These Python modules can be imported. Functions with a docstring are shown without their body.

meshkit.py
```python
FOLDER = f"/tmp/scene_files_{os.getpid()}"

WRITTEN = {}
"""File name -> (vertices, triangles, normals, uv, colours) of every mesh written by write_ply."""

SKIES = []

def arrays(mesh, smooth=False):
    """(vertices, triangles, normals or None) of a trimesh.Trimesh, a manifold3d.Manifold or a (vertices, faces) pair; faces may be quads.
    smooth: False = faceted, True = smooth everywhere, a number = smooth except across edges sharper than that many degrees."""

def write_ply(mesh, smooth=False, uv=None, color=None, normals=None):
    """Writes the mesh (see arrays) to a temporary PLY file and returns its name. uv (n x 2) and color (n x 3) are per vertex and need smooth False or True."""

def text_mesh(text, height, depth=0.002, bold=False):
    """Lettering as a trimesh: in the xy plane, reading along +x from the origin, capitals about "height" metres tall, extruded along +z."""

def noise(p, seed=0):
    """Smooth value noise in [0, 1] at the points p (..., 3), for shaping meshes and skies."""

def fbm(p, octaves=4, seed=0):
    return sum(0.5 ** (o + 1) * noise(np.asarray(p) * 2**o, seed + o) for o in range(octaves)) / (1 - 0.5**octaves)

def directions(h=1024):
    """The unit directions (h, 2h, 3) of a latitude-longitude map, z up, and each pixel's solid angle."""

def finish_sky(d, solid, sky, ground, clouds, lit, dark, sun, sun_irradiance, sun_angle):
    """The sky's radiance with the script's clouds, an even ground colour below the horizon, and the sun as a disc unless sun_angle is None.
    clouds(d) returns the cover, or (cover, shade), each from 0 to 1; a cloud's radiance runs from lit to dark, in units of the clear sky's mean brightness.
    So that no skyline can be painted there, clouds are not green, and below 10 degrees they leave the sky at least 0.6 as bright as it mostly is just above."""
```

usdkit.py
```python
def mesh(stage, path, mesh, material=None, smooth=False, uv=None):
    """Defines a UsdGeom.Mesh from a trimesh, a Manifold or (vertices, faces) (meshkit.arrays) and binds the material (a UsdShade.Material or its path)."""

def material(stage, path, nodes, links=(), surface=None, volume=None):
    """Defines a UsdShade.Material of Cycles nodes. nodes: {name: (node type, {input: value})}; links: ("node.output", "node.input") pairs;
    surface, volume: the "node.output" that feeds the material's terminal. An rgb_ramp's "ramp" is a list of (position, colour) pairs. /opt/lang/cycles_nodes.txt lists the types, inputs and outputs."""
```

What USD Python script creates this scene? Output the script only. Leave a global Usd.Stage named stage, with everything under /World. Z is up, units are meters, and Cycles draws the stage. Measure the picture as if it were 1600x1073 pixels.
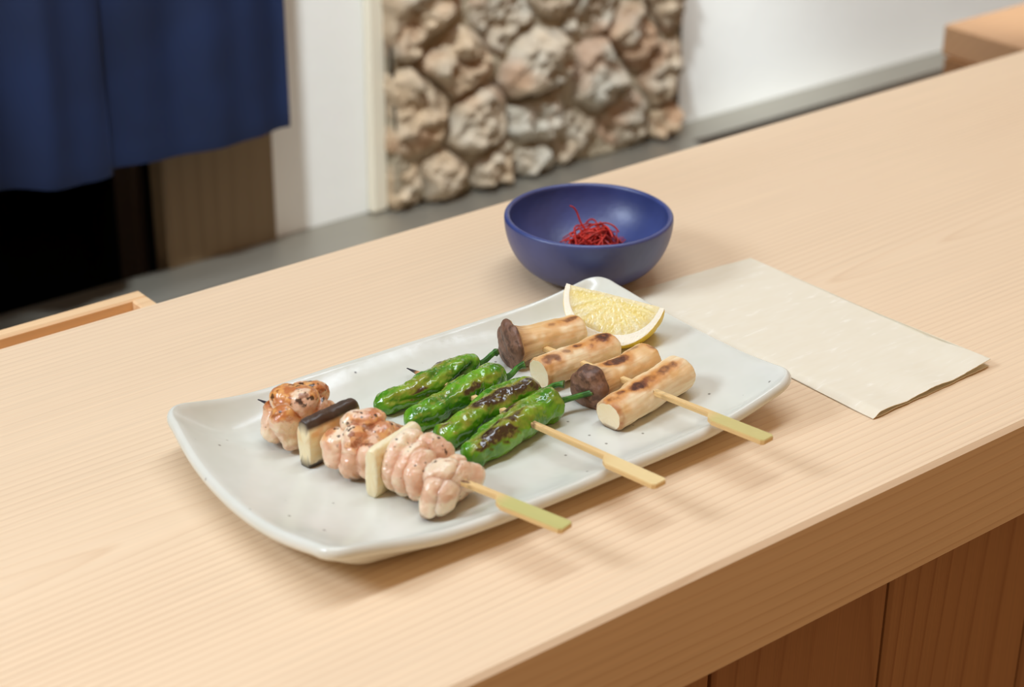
import math, random
import numpy as np, trimesh, usdkit, meshkit
import manifold3d as m3
from shapely.geometry import Polygon, Point, box as sbox, MultiPoint
from shapely.ops import voronoi_diagram
from pxr import Usd, UsdGeom, UsdLux, UsdShade, Gf, Sdf, Vt

stage = Usd.Stage.CreateInMemory()
UsdGeom.SetStageUpAxis(stage, UsdGeom.Tokens.z)
UsdGeom.SetStageMetersPerUnit(stage, 1.0)
UsdGeom.Xform.Define(stage, '/World')
UsdGeom.Scope.Define(stage, '/World/Looks')
random.seed(7)

def lin(r, g, b):
    c = np.array([r, g, b], float) / 255.0
    return np.where(c < .04045, c / 12.92, ((c + .055) / 1.055) ** 2.4)

# ------------------------------------------------------------------ camera
# origin: on the counter top under the middle of the plate; +X runs along the counter, +Y towards the back wall
cam = UsdGeom.Camera.Define(stage, '/World/camera')
R = np.array([0.78195458, -0.62328542, 0.00789422]); U = np.array([0.27068657, 0.35094855, 0.89641726]); F = np.array([0.56149427, 0.69882072, -0.44314082])
EYE = np.array([-0.4872, -0.6258, 0.42])
cam.AddTransformOp().Set(Gf.Matrix4d(*[float(x) for x in (*R, 0, *U, 0, *(-F), 0, *EYE, 1)]))
cam.CreateHorizontalApertureAttr(36.0); cam.CreateVerticalApertureAttr(36.0 * 1073 / 1600)
cam.CreateFocalLengthAttr(2936.15 / 1600 * 36.0)
cam.CreateClippingRangeAttr(Gf.Vec2f(0.02, 50))
cam.CreateFStopAttr(8.0); cam.CreateFocusDistanceAttr(0.885)
cam.CreateExposureAttr(0.0)

# ------------------------------------------------------------------ light
dome = UsdLux.DomeLight.Define(stage, '/World/room_light')
dome.CreateIntensityAttr(0.14); dome.CreateColorAttr(Gf.Vec3f(1.0, 0.62, 0.33))

def aim(light, pos, target):
    z = np.array(pos, float) - np.array(target, float); z /= np.linalg.norm(z)
    x = np.cross([0, 1.0, 0] if abs(z[2]) > .99 else [0, 0, 1.0], z); x /= np.linalg.norm(x); y = np.cross(z, x)
    light.AddTransformOp().Set(Gf.Matrix4d(*[float(v) for v in (*x, 0, *y, 0, *z, 0, *pos, 1)]))
def rect(name, w, h, inten, color, pos, target):
    l = UsdLux.RectLight.Define(stage, '/World/' + name); l.CreateWidthAttr(w); l.CreateHeightAttr(h); l.CreateIntensityAttr(inten); l.CreateColorAttr(Gf.Vec3f(*color)); aim(l, pos, target)
def spot(name, inten, pos, target, cone=17.0):
    l = UsdLux.SphereLight.Define(stage, '/World/' + name); l.CreateRadiusAttr(.045); l.CreateIntensityAttr(inten * .444); l.CreateColorAttr(Gf.Vec3f(.98, 1.10, 1.16)); aim(l, pos, target)
    q = UsdLux.ShapingAPI.Apply(l.GetPrim()); q.CreateShapingConeAngleAttr(cone); q.CreateShapingConeSoftnessAttr(.45)
rect('window_light', .42, .42, 21.0, (.93, 1.08, 1.27), (-1.22, .40, 1.02), (0, 0, 0))
rect('ceiling_panel_light', 2.4, .36, 10.2, (.93, 1.07, 1.22), (.05, .03, 2.2), (.05, .03, 0))
spot('wall_spotlight', 2450.0, (-.20, .05, 1.08), (.40, .63, -.10))
spot('wall_spotlight_001', 2500.0, (.46, .05, 1.08), (1.18, .63, -.06), 20.0)

# ------------------------------------------------------------------ helpers
used = {}
def path(name, parent=None):
    base = str(parent.GetPath()) if parent else '/World'
    k = (base, name); n = used.get(k, 0); used[k] = n + 1
    return f'{base}/{name}' + (f'_{n:03d}' if n else '')

def tag(p, label=None, cat=None, group=None, kind=None):
    for k, v in (('label', label), ('category', cat), ('group', group), ('kind', kind)):
        if v: p.SetCustomDataByKey(k, v)
    return p

def thing(name, label=None, cat=None, kind=None, loc=(0, 0, 0), rotz=0, parent=None):
    x = UsdGeom.Xform.Define(stage, path(name, parent))
    if any(loc): x.AddTranslateOp().Set(Gf.Vec3d(*loc))
    if rotz: x.AddRotateZOp().Set(rotz)
    return tag(x.GetPrim(), label, cat, None, kind)

def obj(name, mesh, mat, parent=None, smooth=30, col=None, label=None, cat=None, kind=None):
    """one Mesh prim; col: linear colour per vertex (needs smooth True or False)"""
    m = usdkit.mesh(stage, path(name, parent), mesh, mat, smooth)
    if col is not None:
        UsdGeom.PrimvarsAPI(m).CreatePrimvar('col', Sdf.ValueTypeNames.Color3fArray, 'vertex').Set(Vt.Vec3fArray.FromNumpy(np.asarray(col, np.float32)))
    return tag(m.GetPrim(), label, cat, None, kind)

def bx(x0, x1, y0, y1, z0, z1, c=0.0):
    if c <= 0:
        m = trimesh.creation.box((x1 - x0, y1 - y0, z1 - z0)); m.apply_translation(((x0 + x1) / 2, (y0 + y1) / 2, (z0 + z1) / 2)); return m
    pts = []
    for X, sx in ((x0, 1), (x1, -1)):
        for Y, sy in ((y0, 1), (y1, -1)):
            for Z, sz in ((z0, 1), (z1, -1)):
                pts += [(X + sx * c, Y + sy * c, Z), (X + sx * c, Y, Z + sz * c), (X, Y + sy * c, Z + sz * c)]
    return m3.Manifold.hull_points(np.array(pts))

def tri(m):
    v, f, _ = meshkit.arrays(m); return trimesh.Trimesh(v, f, process=False)

def ss(x, a, b):
    t = np.clip((x - a) / (b - a), 0, 1); return t * t * (3 - 2 * t)

def mixc(a, b, t):
    t = np.asarray(t)[..., None]; return np.asarray(a) * (1 - t) + np.asarray(b) * t

def fbm(p, s, o=4, seed=0):
    return meshkit.fbm(np.asarray(p) * s + 37.3, o, seed)

def ring_mesh(rings, cap0=True, cap1=True):
    """closed skin over rings (n, k, 3)"""
    rings = np.asarray(rings); n, k, _ = rings.shape
    v = rings.reshape(-1, 3); i, j = np.meshgrid(np.arange(n - 1), np.arange(k), indexing='ij')
    a, b, c, d = i * k + j, i * k + (j + 1) % k, (i + 1) * k + (j + 1) % k, (i + 1) * k + j
    f = np.vstack([np.stack([a, b, c], -1).reshape(-1, 3), np.stack([a, c, d], -1).reshape(-1, 3)])
    extra = []
    if cap0:
        v = np.vstack([v, rings[0].mean(0)]); q = len(v) - 1; jj = np.arange(k); extra.append(np.stack([np.full(k, q), (jj + 1) % k, jj], 1))
    if cap1:
        v = np.vstack([v, rings[-1].mean(0)]); q = len(v) - 1; jj = np.arange(k); o = (n - 1) * k; extra.append(np.stack([np.full(k, q), o + jj, o + (jj + 1) % k], 1))
    m = trimesh.Trimesh(v, np.vstack([f] + extra), process=False)
    if m.volume < 0: m.invert()
    return m

def spline(pts, n):
    from scipy.interpolate import CubicSpline
    pts = np.asarray(pts, float); t = np.r_[0, np.cumsum(np.linalg.norm(np.diff(pts, axis=0), axis=1))]
    return CubicSpline(t, pts)(np.linspace(0, t[-1], n))

def frames(c):
    t = np.gradient(c, axis=0); t /= np.linalg.norm(t, axis=1, keepdims=True)
    s = np.cross(t, [0, 0, 1.0]); s /= np.linalg.norm(s, axis=1, keepdims=True)
    return t, s, np.cross(s, t)                                     # tangent, side, up

# ------------------------------------------------------------------ materials
def mat(name, nodes, links, surface='p.BSDF'):
    return usdkit.material(stage, '/World/Looks/' + name, nodes, links, surface=surface)

def plain(name, rgb, rough=.5, bump=None, var=.08, vscale=20, **kw):
    c = lin(*rgb)
    nodes = {'g': ('geometry', {}), 'n': ('noise_texture', {'scale': vscale, 'detail': 4.0}), 'r': ('rgb_ramp', {'ramp': [(.3, c * (1 - var)), (.7, np.minimum(c * (1 + var), 1))]}),
             'p': ('principled_bsdf', {'roughness': rough, **kw})}
    links = [('g.position', 'n.vector'), ('n.fac', 'r.fac'), ('r.color', 'p.base_color')]
    if bump:
        nodes['bn'] = ('noise_texture', {'scale': bump[0], 'detail': 3.0}); nodes['b'] = ('bump', {'strength': bump[1], 'distance': bump[2]})
        links += [('g.position', 'bn.vector'), ('bn.fac', 'b.height'), ('b.normal', 'p.normal')]
    return mat(name, nodes, links)

def painted(name, rough=.4, bump=None, speck=None, **kw):
    """base colour from the mesh's own colour primvar"""
    nodes = {'a': ('attribute', {'attribute': 'col'}), 'g': ('geometry', {}), 'p': ('principled_bsdf', {'roughness': rough, **kw})}
    links = [('a.color', 'p.base_color')]
    if bump:
        nodes['bn'] = ('noise_texture', {'scale': bump[0], 'detail': 4.0}); nodes['b'] = ('bump', {'strength': bump[1], 'distance': bump[2]})
        links += [('g.position', 'bn.vector'), ('bn.fac', 'b.height'), ('b.normal', 'p.normal')]
    return mat(name, nodes, links)

def wood(name, light, dark, along='x', freq=170, warp=13, line=.8, rough=.5, seed=0., stretch=1.0, fibre=.06, spec=.35, heart=None):
    """growth rings: a smooth field stretched along the grain, cut into thin latewood lines"""
    A = {'x': (1.0 * stretch, 4.6, 4.6), 'y': (5.5, 1.0 * stretch, 5.5), 'z': (5.5, 5.5, 1.0 * stretch)}[along]
    Fb = {'x': (9, 700, 700), 'y': (700, 9, 700), 'z': (700, 700, 9)}[along]
    l, d = lin(*light), lin(*dark)
    across = {'x': (0, 1, .8), 'y': (1, 0, .8), 'z': (1, .6, 0)}[along]
    nodes = {
        'g': ('geometry', {}), 'm': ('mapping', {'scale': A, 'location': (seed, seed * 1.7, seed * .6)}), 'n': ('noise_texture', {'scale': 1.0, 'detail': 1.5, 'roughness': .35}),
        'dt': ('vector_math', {'math_type': 'dot_product', 'vector2': across}), 'k': ('math', {'math_type': 'multiply', 'value2': freq}),
        'w': ('math', {'math_type': 'multiply_add', 'value2': warp}), 'fr': ('math', {'math_type': 'fraction'}),
        'r': ('rgb_ramp', {'ramp': [(0, (0, 0, 0)), (.5, (.08, .08, .08)), (.80, (.38, .38, .38)), (.90, (1, 1, 1)), (.94, (.6, .6, .6)), (1, (0, 0, 0))]}),
        'mm': ('mapping', {'scale': tuple(x * .9 for x in A), 'location': (3.1 + seed, .7, 1.9)}), 'mn': ('noise_texture', {'scale': 2.2, 'detail': 3.0}), 'mr': ('map_range', {'from_min': .30, 'from_max': .72, 'to_min': .15 * line, 'to_max': line, 'clamp': True}),
        'lm': ('math', {'math_type': 'multiply'}),
        'mix': ('mix', {'color1': l, 'color2': d}),
        'fm': ('mapping', {'scale': Fb}), 'fn': ('noise_texture', {'scale': 1.0, 'detail': 2.0}), 'fv': ('map_range', {'from_min': .3, 'from_max': .7, 'to_min': 1 - fibre, 'to_max': 1 + fibre, 'clamp': True}),
        'tm': ('mapping', {'scale': tuple(x * .8 for x in A), 'location': (seed * 2, 5.1, .3)}), 'tn': ('noise_texture', {'scale': 1.3, 'detail': 2.0}), 'tv': ('map_range', {'from_min': .3, 'from_max': .7, 'to_min': .955, 'to_max': 1.03, 'clamp': True}),
        'v': ('math', {'math_type': 'multiply'}), 'hs': ('hsv', {}),
        'b': ('bump', {'strength': .12, 'distance': .0004}),
        'p': ('principled_bsdf', {'roughness': rough, 'specular_ior_level': spec})}
    links = [('g.position', 'm.vector'), ('m.vector', 'n.vector'), ('g.position', 'dt.vector1'), ('dt.value', 'k.value1'), ('n.fac', 'w.value1'), ('k.value', 'w.value3'), ('w.value', 'fr.value1'), ('fr.value', 'r.fac'),
             ('g.position', 'mm.vector'), ('mm.vector', 'mn.vector'), ('mn.fac', 'mr.value'), ('r.color', 'lm.value1'), ('mr.result', 'lm.value2'), ('lm.value', 'mix.fac'),
             ('g.position', 'fm.vector'), ('fm.vector', 'fn.vector'), ('fn.fac', 'fv.value'), ('g.position', 'tm.vector'), ('tm.vector', 'tn.vector'), ('tn.fac', 'tv.value'),
             ('fv.result', 'v.value1'), ('tv.result', 'v.value2'), ('v.value', 'hs.value'), ('mix.color', 'hs.color'), ('hs.color', 'p.base_color'), ('fn.fac', 'b.height'), ('b.normal', 'p.normal')]
    if heart:                                                         # plain-sawn board: rings around a heart that dips under the surface between two ends
        xm, yc, L, s_ = heart
        nodes |= {'sx': ('separate_xyz', {}), 'h1': ('math', {'math_type': 'subtract', 'value2': xm}), 'h2': ('math', {'math_type': 'absolute'}), 'h3': ('math', {'math_type': 'multiply_add', 'value2': -s_, 'value3': s_ * L}),
                  'h4': ('math', {'math_type': 'multiply'}), 'h5': ('math', {'math_type': 'subtract', 'value2': yc}), 'h6': ('math', {'math_type': 'multiply_add'}), 'h7': ('math', {'math_type': 'sqrt'}), 'h8': ('math', {'math_type': 'multiply_add', 'value2': .62})}
        links = [x for x in links if x != ('dt.value', 'k.value1')] + [('g.position', 'sx.vector'), ('sx.x', 'h1.value1'), ('h1.value', 'h2.value1'), ('h2.value', 'h3.value1'), ('h3.value', 'h4.value1'), ('h3.value', 'h4.value2'),
                 ('sx.y', 'h5.value1'), ('h5.value', 'h6.value1'), ('h5.value', 'h6.value2'), ('h4.value', 'h6.value3'), ('h6.value', 'h7.value1'), ('sx.z', 'h8.value1'), ('h7.value', 'h8.value3'), ('h8.value', 'k.value1')]
    return mat(name, nodes, links)

M = {}
M['counter'] = wood('hinoki_counter', (235, 209, 175), (200, 154, 108), 'x', freq=235, warp=9, line=.60, rough=.5, fibre=.035, heart=(.03, -.012, .60, .038))
M['plank_a'] = wood('plank_a', (172, 130, 90), (132, 84, 48), 'z', freq=90, warp=16, seed=1.3, rough=.5)
M['plank_b'] = wood('plank_b', (166, 124, 86), (128, 82, 48), 'z', freq=80, warp=18, seed=4.9, rough=.5)
M['box_wood'] = wood('box_wood', (236, 200, 154), (208, 160, 110), 'x', freq=120, warp=6, seed=8.2)
M['block_wood'] = wood('block_wood', (172, 132, 96), (150, 108, 72), 'x', freq=90, warp=8, seed=2.2)
M['stand_wood'] = wood('stand_wood', (140, 98, 62), (110, 72, 42), 'x', freq=90, warp=8, seed=6.6)
M['shaded_casing_wood'] = wood('shaded_casing_wood', (118, 98, 72), (100, 81, 57), 'z', freq=70, warp=6, seed=3.3)  # door casing wood, darkened to hold the curtain's shadow in its colour
M['post_wood'] = wood('post_wood', (86, 66, 48), (66, 48, 34), 'z', freq=70, warp=6, seed=7.7)
M['plaster'] = plain('white_plaster', (226, 224, 219), .8, (60, .15, .002), .02, 6)
M['trim'] = plain('painted_trim', (214, 205, 186), .5, None, .03, 12)
M['mortar'] = plain('mortar', (160, 146, 124), .95, (90, .8, .006), .15, 18)
M['steel'] = mat('brushed_steel', {'g': ('geometry', {}), 'm': ('mapping', {'scale': (4, 300, 300)}), 'n': ('noise_texture', {'scale': 1.0, 'detail': 3.0}), 'r': ('map_range', {'from_min': .3, 'from_max': .7, 'to_min': .34, 'to_max': .5}), 'p': ('principled_bsdf', {'base_color': lin(160, 154, 142), 'metallic': .75})},
                [('g.position', 'm.vector'), ('m.vector', 'n.vector'), ('n.fac', 'r.value'), ('r.result', 'p.roughness')])
M['dark'] = plain('dark_passage', (34, 30, 27), .9)
M['cabinet'] = plain('dark_cabinet', (60, 54, 48), .6)
M['floor'] = plain('floor_boards', (120, 82, 52), .5, None, .1, 5)
M['stone'] = painted('stone', .9, (220, .6, .003))
M['plate'] = mat('celadon_glaze', {
    'g': ('geometry', {}), 'v': ('voronoi_texture', {'scale': 105.0}), 'n': ('noise_texture', {'scale': 45.0, 'detail': 3.0}),
    'sz': ('map_range', {'from_min': .0, 'from_max': .10, 'to_min': 1.2, 'to_max': 0.0, 'clamp': True}), 'sp': ('separate_color', {}), 'pick': ('math', {'math_type': 'greater_than', 'value2': .45}), 'sm': ('math', {'math_type': 'multiply'}),
    'r': ('rgb_ramp', {'ramp': [(.35, lin(214, 215, 202)), (.65, lin(220, 220, 209))]}), 'mx': ('mix', {'color2': lin(84, 74, 60)}),
    'bn': ('noise_texture', {'scale': 70.0, 'detail': 2.0}), 'b': ('bump', {'strength': .12, 'distance': .002}),
    'p': ('principled_bsdf', {'roughness': .2, 'specular_ior_level': .5})},
    [('g.position', 'v.vector'), ('g.position', 'n.vector'), ('v.distance', 'sz.value'), ('v.color', 'sp.color'), ('sp.r', 'pick.value1'), ('sz.result', 'sm.value1'), ('pick.value', 'sm.value2'), ('sm.value', 'mx.fac'),
     ('n.fac', 'r.fac'), ('r.color', 'mx.color1'), ('mx.color', 'p.base_color'), ('g.position', 'bn.vector'), ('bn.fac', 'b.height'), ('b.normal', 'p.normal')])
M['bowl'] = mat('indigo_glaze', {'g': ('geometry', {}), 'n': ('noise_texture', {'scale': 60.0, 'detail': 4.0}), 'r': ('rgb_ramp', {'ramp': [(.3, lin(48, 62, 118)), (.7, lin(57, 72, 132))]}),
    'b': ('bump', {'strength': .15, 'distance': .001}), 'bn': ('noise_texture', {'scale': 300.0, 'detail': 2.0}), 'p': ('principled_bsdf', {'roughness': .42, 'specular_ior_level': .7, 'coat_weight': .35, 'coat_roughness': .4})},
    [('g.position', 'n.vector'), ('n.fac', 'r.fac'), ('r.color', 'p.base_color'), ('g.position', 'bn.vector'), ('bn.fac', 'b.height'), ('b.normal', 'p.normal')])
M['chili'] = plain('chili_red', (188, 36, 20), .45, None, .35, 200)
M['paper'] = mat('washi', {'g': ('geometry', {}), 'm': ('mapping', {'scale': (60, 280, 100), 'rotation': (0, 0, .9)}), 'n': ('noise_texture', {'scale': 1.0, 'detail': 5.0, 'distortion': .6}), 'r': ('rgb_ramp', {'ramp': [(.30, lin(231, 222, 199)), (.62, lin(233, 225, 204)), (.76, lin(244, 238, 222))]}),
    'b': ('bump', {'strength': .25, 'distance': .0006}), 'p': ('principled_bsdf', {'roughness': .75, 'specular_ior_level': .25})},
    [('g.position', 'm.vector'), ('m.vector', 'n.vector'), ('n.fac', 'r.fac'), ('r.color', 'p.base_color'), ('n.fac', 'b.height'), ('b.normal', 'p.normal')])
M['noren'] = mat('indigo_cloth', {'g': ('geometry', {}), 'w1': ('wave_texture', {'scale': 320.0, 'bands_direction': 'x'}), 'w2': ('wave_texture', {'scale': 320.0, 'bands_direction': 'z'}), 'ad': ('math', {'math_type': 'add'}), 'n': ('noise_texture', {'scale': 14.0, 'detail': 3.0}),
    'r': ('rgb_ramp', {'ramp': [(.3, lin(11, 25, 54)), (.7, lin(15, 32, 67))]}), 'b': ('bump', {'strength': .3, 'distance': .0006}), 'p': ('principled_bsdf', {'roughness': .7, 'specular_ior_level': .3})},
    [('g.position', 'w1.vector'), ('g.position', 'w2.vector'), ('w1.fac', 'ad.value1'), ('w2.fac', 'ad.value2'), ('ad.value', 'b.height'), ('b.normal', 'p.normal'), ('g.position', 'n.vector'), ('n.fac', 'r.fac'), ('r.color', 'p.base_color')])
M['rod'] = plain('bamboo_rod', (150, 116, 70), .5)
M['bamboo'] = painted('bamboo', .5, (900, .2, .0005))
M['chicken'] = painted('chicken_meat', .27, (420, .15, .0006), subsurface_weight=.35, subsurface_scale=.0012, subsurface_radius=(1, .45, .3), coat_weight=.12, coat_roughness=.2)
M['leek'] = painted('leek_flesh', .38, (300, .2, .0006), subsurface_weight=.25, subsurface_scale=.0012, subsurface_radius=(1, .8, .5))
M['pepper'] = painted('pepper_skin', .22, (260, .35, .0008), coat_weight=.5, coat_roughness=.08, subsurface_weight=.08, subsurface_scale=.0012, subsurface_radius=(.5, 1, .2))
M['pepper_stem'] = painted('pepper_stem', .45, (500, .3, .0006))
M['mushroom'] = painted('mushroom_flesh', .5, (320, .3, .0008), subsurface_weight=.25, subsurface_scale=.0012, subsurface_radius=(1, .7, .45))
M['cap'] = painted('mushroom_cap', .5, (500, .5, .0008))
M['rind'] = painted('lemon_rind', .38, (900, .4, .0008), subsurface_weight=.15, subsurface_scale=.0012, subsurface_radius=(1, .8, .3))
M['pulp'] = painted('lemon_pulp', .22, (500, .5, .001), subsurface_weight=.40, subsurface_scale=.003, subsurface_radius=(1, .8, .25))

# ------------------------------------------------------------------ the setting
FLOOR, TOPY0, TOPY1, THICK, WY = -0.95, -0.1743, 0.1896, 0.056, 0.63
obj('floor', bx(-3, 4, -3, 3, FLOOR - .05, FLOOR), M['floor'], kind='structure', smooth=False)

wall = thing('wall_back', kind='structure')
obj('plaster_panel', bx(.2665, 4.0, WY, WY + .12, FLOOR, 2.5), M['plaster'], wall, False)
obj('plaster_panel', bx(-3.0, -.80, WY, WY + .12, FLOOR, 2.5), M['plaster'], wall, False)
obj('plaster_panel', bx(-.80, .2665, WY, WY + .12, 1.12, 2.5), M['plaster'], wall, False)
WZ = -0.20
sw = thing('wall_stone', kind='structure')
xx, zz = np.meshgrid(np.linspace(.3775, .7100, 110), np.linspace(WZ + .0002, .47, 200), indexing='ij')
bed = np.stack([xx, 0 * xx, zz], -1); bed[..., 1] = WY - .012 - (fbm(bed, 26, 3, 31) - .35) * .020 - (fbm(bed, 120, 3, 32) - .5) * .006
back = bed.copy(); back[..., 1] = WY
obj('mortar', ring_mesh(np.concatenate([bed, back[:, ::-1]], 1)), M['mortar'], sw, True)
obj('mortar', bx(.3775, .7100, WY - .012, WY, .4702, 2.5), M['mortar'], sw, False)

# rubble stones set in the mortar: cells around hand-placed centres (x, z, how far it stands proud, grey)
SE = [(.415, -.020, .026, .25), (.447, -.075, .030, .15), (.405, -.120, .020, .1), (.462, -.135, .034, .35), (.425, -.185, .022, .2), (.485, -.190, .030, .4),
      (.488, -.045, .008, .75), (.527, -.098, .040, .55), (.533, -.148, .022, .95), (.528, -.192, .024, .85), (.560, -.020, .022, .2), (.600, -.045, .012, .8), (.607, -.125, .028, .85), (.575, -.175, .014, .5),
      (.640, -.180, .018, .75), (.650, -.090, .024, .45), (.693, -.140, .022, .3), (.690, -.065, .024, .3), (.640, -.020, .018, .25), (.700, -.190, .020, .1), (.600, -.210, .014, .1), (.390, -.190, .012, .1),
      (.455, .020, .024, .3), (.53, .035, .026, .5), (.61, .03, .022, .4), (.69, .03, .026, .3), (.40, .045, .02, .3), (.43, .11, .03, .4), (.52, .115, .03, .3), (.60, .11, .02, .6), (.685, .12, .028, .3),
      (.42, .20, .03, .3), (.53, .20, .03, .5), (.64, .20, .03, .3), (.45, .30, .03, .4), (.57, .30, .03, .3), (.69, .29, .03, .5), (.42, .41, .03, .2), (.53, .42, .03, .4), (.65, .41, .03, .3)]
frame = sbox(.3725, WZ, .7110, .47)
cells = voronoi_diagram(MultiPoint([(a[0], a[1]) for a in SE]), envelope=frame)
rs = np.random.default_rng(5)
for s in SE:
    cell = [g for g in cells.geoms if g.contains(Point(s[0], s[1]))][0].intersection(frame)
    pol = cell.buffer(-.010, join_style=1).buffer(.0082, join_style=1)
    if pol.is_empty: continue
    if pol.geom_type != 'Polygon': pol = max(pol.geoms, key=lambda q: q.area)
    cx, cz = pol.centroid.x, pol.centroid.y
    K = 48; th = np.linspace(0, 2 * np.pi, K, endpoint=False); b = np.array([pol.exterior.interpolate(q, True).coords[0] for q in np.linspace(0, 1, K, endpoint=False)])
    d = b - (cx, cz); d *= (1 + .26 * (fbm(np.c_[b * 60, np.full(K, s[2] * 99)], 1, 3, 3) - .5)[:, None] * 2)
    rings = []
    for q in np.linspace(1, .02, 16):
        h = .006 + s[2] * .62 * (1 - q ** 4.0) ** .6 if q < 1 else 0
        p = np.c_[cx + d[:, 0] * q, np.full(K, 0.), cz + d[:, 1] * q]
        rough = (fbm(p, 42, 3, 11) - .5) * .030 + (fbm(p, 120, 3, 5) - .5) * .020
        p[:, 1] = WY - .008 - np.maximum(h + rough * min(1, (1 - q) * 4), -.002)
        rings.append(p)
    m = ring_mesh(rings, cap0=False); m = trimesh.Trimesh(m.vertices, m.faces, process=False)
    if m.face_normals[:, 1].mean() > 0: m.invert()
    v = np.array(m.vertices); n1 = fbm(v, 40, 4, 2); n2 = fbm(v, 130, 3, 8)
    warm, grey = lin(172, 148, 120), lin(172, 164, 150)
    c = mixc(warm, grey, np.clip(s[3] + (n1 - .5) * 1.4, 0, 1)) * (.72 + .55 * n2)[:, None]
    c = mixc(c, lin(158, 116, 84), ss(fbm(v, 24, 3, 21), .55, .72) * .6)
    obj('stone', m, M['stone'], sw, True, c)

obj('trim_1', bx(.3585, .3770, WY - .010, WY, WZ, 2.5, .003), M['trim'], kind='structure', smooth=False)

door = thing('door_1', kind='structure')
obj('shaded_casing', bx(.1645, .2665, WY - .004, WY + .02, FLOOR, 1.12, .002), M['shaded_casing_wood'], door, False)  # widened over the wall; its dark colour stands in for the curtain's shadow
obj('shaded_casing', bx(-.80, -.70, WY - .004, WY + .02, FLOOR, 1.12, .002), M['shaded_casing_wood'], door, False)
obj('shaded_casing', bx(-.70, .1645, WY - .004, WY + .12, 1.02, 1.12, .002), M['shaded_casing_wood'], door, False)
obj('door_post', bx(.2005, .2105, .75, .79, FLOOR, 1.1, .002), M['post_wood'], door, False)
psg = thing('wall_passage', kind='structure')
obj('side_panel', bx(-.86, -.81, WY + .121, 1.7, FLOOR, 1.3), M['dark'], psg, False)
obj('side_panel', bx(.60, .65, WY + .121, 1.7, FLOOR, 1.3), M['dark'], psg, False)
obj('end_panel', bx(-.86, .65, 1.701, 1.75, FLOOR, 1.3), M['dark'], psg, False)
obj('top_panel', bx(-.86, .65, WY + .121, 1.75, 1.301, 1.35), M['dark'], psg, False)
obj('floor_panel', bx(-.80, .59, WY + .121, 1.70, FLOOR + .001, FLOOR + .006), M['dark'], psg, False)

# back worktop: a wide run on the left, only a narrow ledge on the right
wk = thing('back_worktop', 'low brushed steel worktop running along the foot of the back wall', 'worktop')
outline = Polygon([(-1.4, .215), (.706, .215), (.706, .588), (2.2, .588), (2.2, .6295), (-1.4, .6295)])
top = trimesh.creation.extrude_polygon(outline, .03, engine='earcut'); top.apply_translation((0, 0, WZ - .03))
obj('top', top, M['steel'], wk, False)
obj('cabinet_body', bx(-1.38, .69, .30, .61, FLOOR, WZ - .03), M['cabinet'], wk, False)
obj('ledge_support', bx(.69, 2.2, .605, .629, FLOOR, WZ - .03), M['cabinet'], wk, False)

# the bar counter
ct = thing('bar_counter', 'long pale wooden bar counter that carries the plate of skewers', 'counter')
obj('counter_top', bx(-2.2, 2.4, TOPY0, TOPY1, -THICK, 0, .0022), M['counter'], ct, False)
cb = thing('front_panel', parent=ct)
PW = .1199
for k in range(-9, 12):
    x0 = .0169 + PW * k
    obj('plank', bx(x0 + .0012, x0 + PW - .0012, -.1443, -.1263, FLOOR, -THICK, .0018), M['plank_a' if k % 2 else 'plank_b'], cb, False)
obj('counter_body', bx(-1.05, 1.44, -.1262, .15, FLOOR, -THICK), M['stand_wood'], ct, False)

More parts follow.
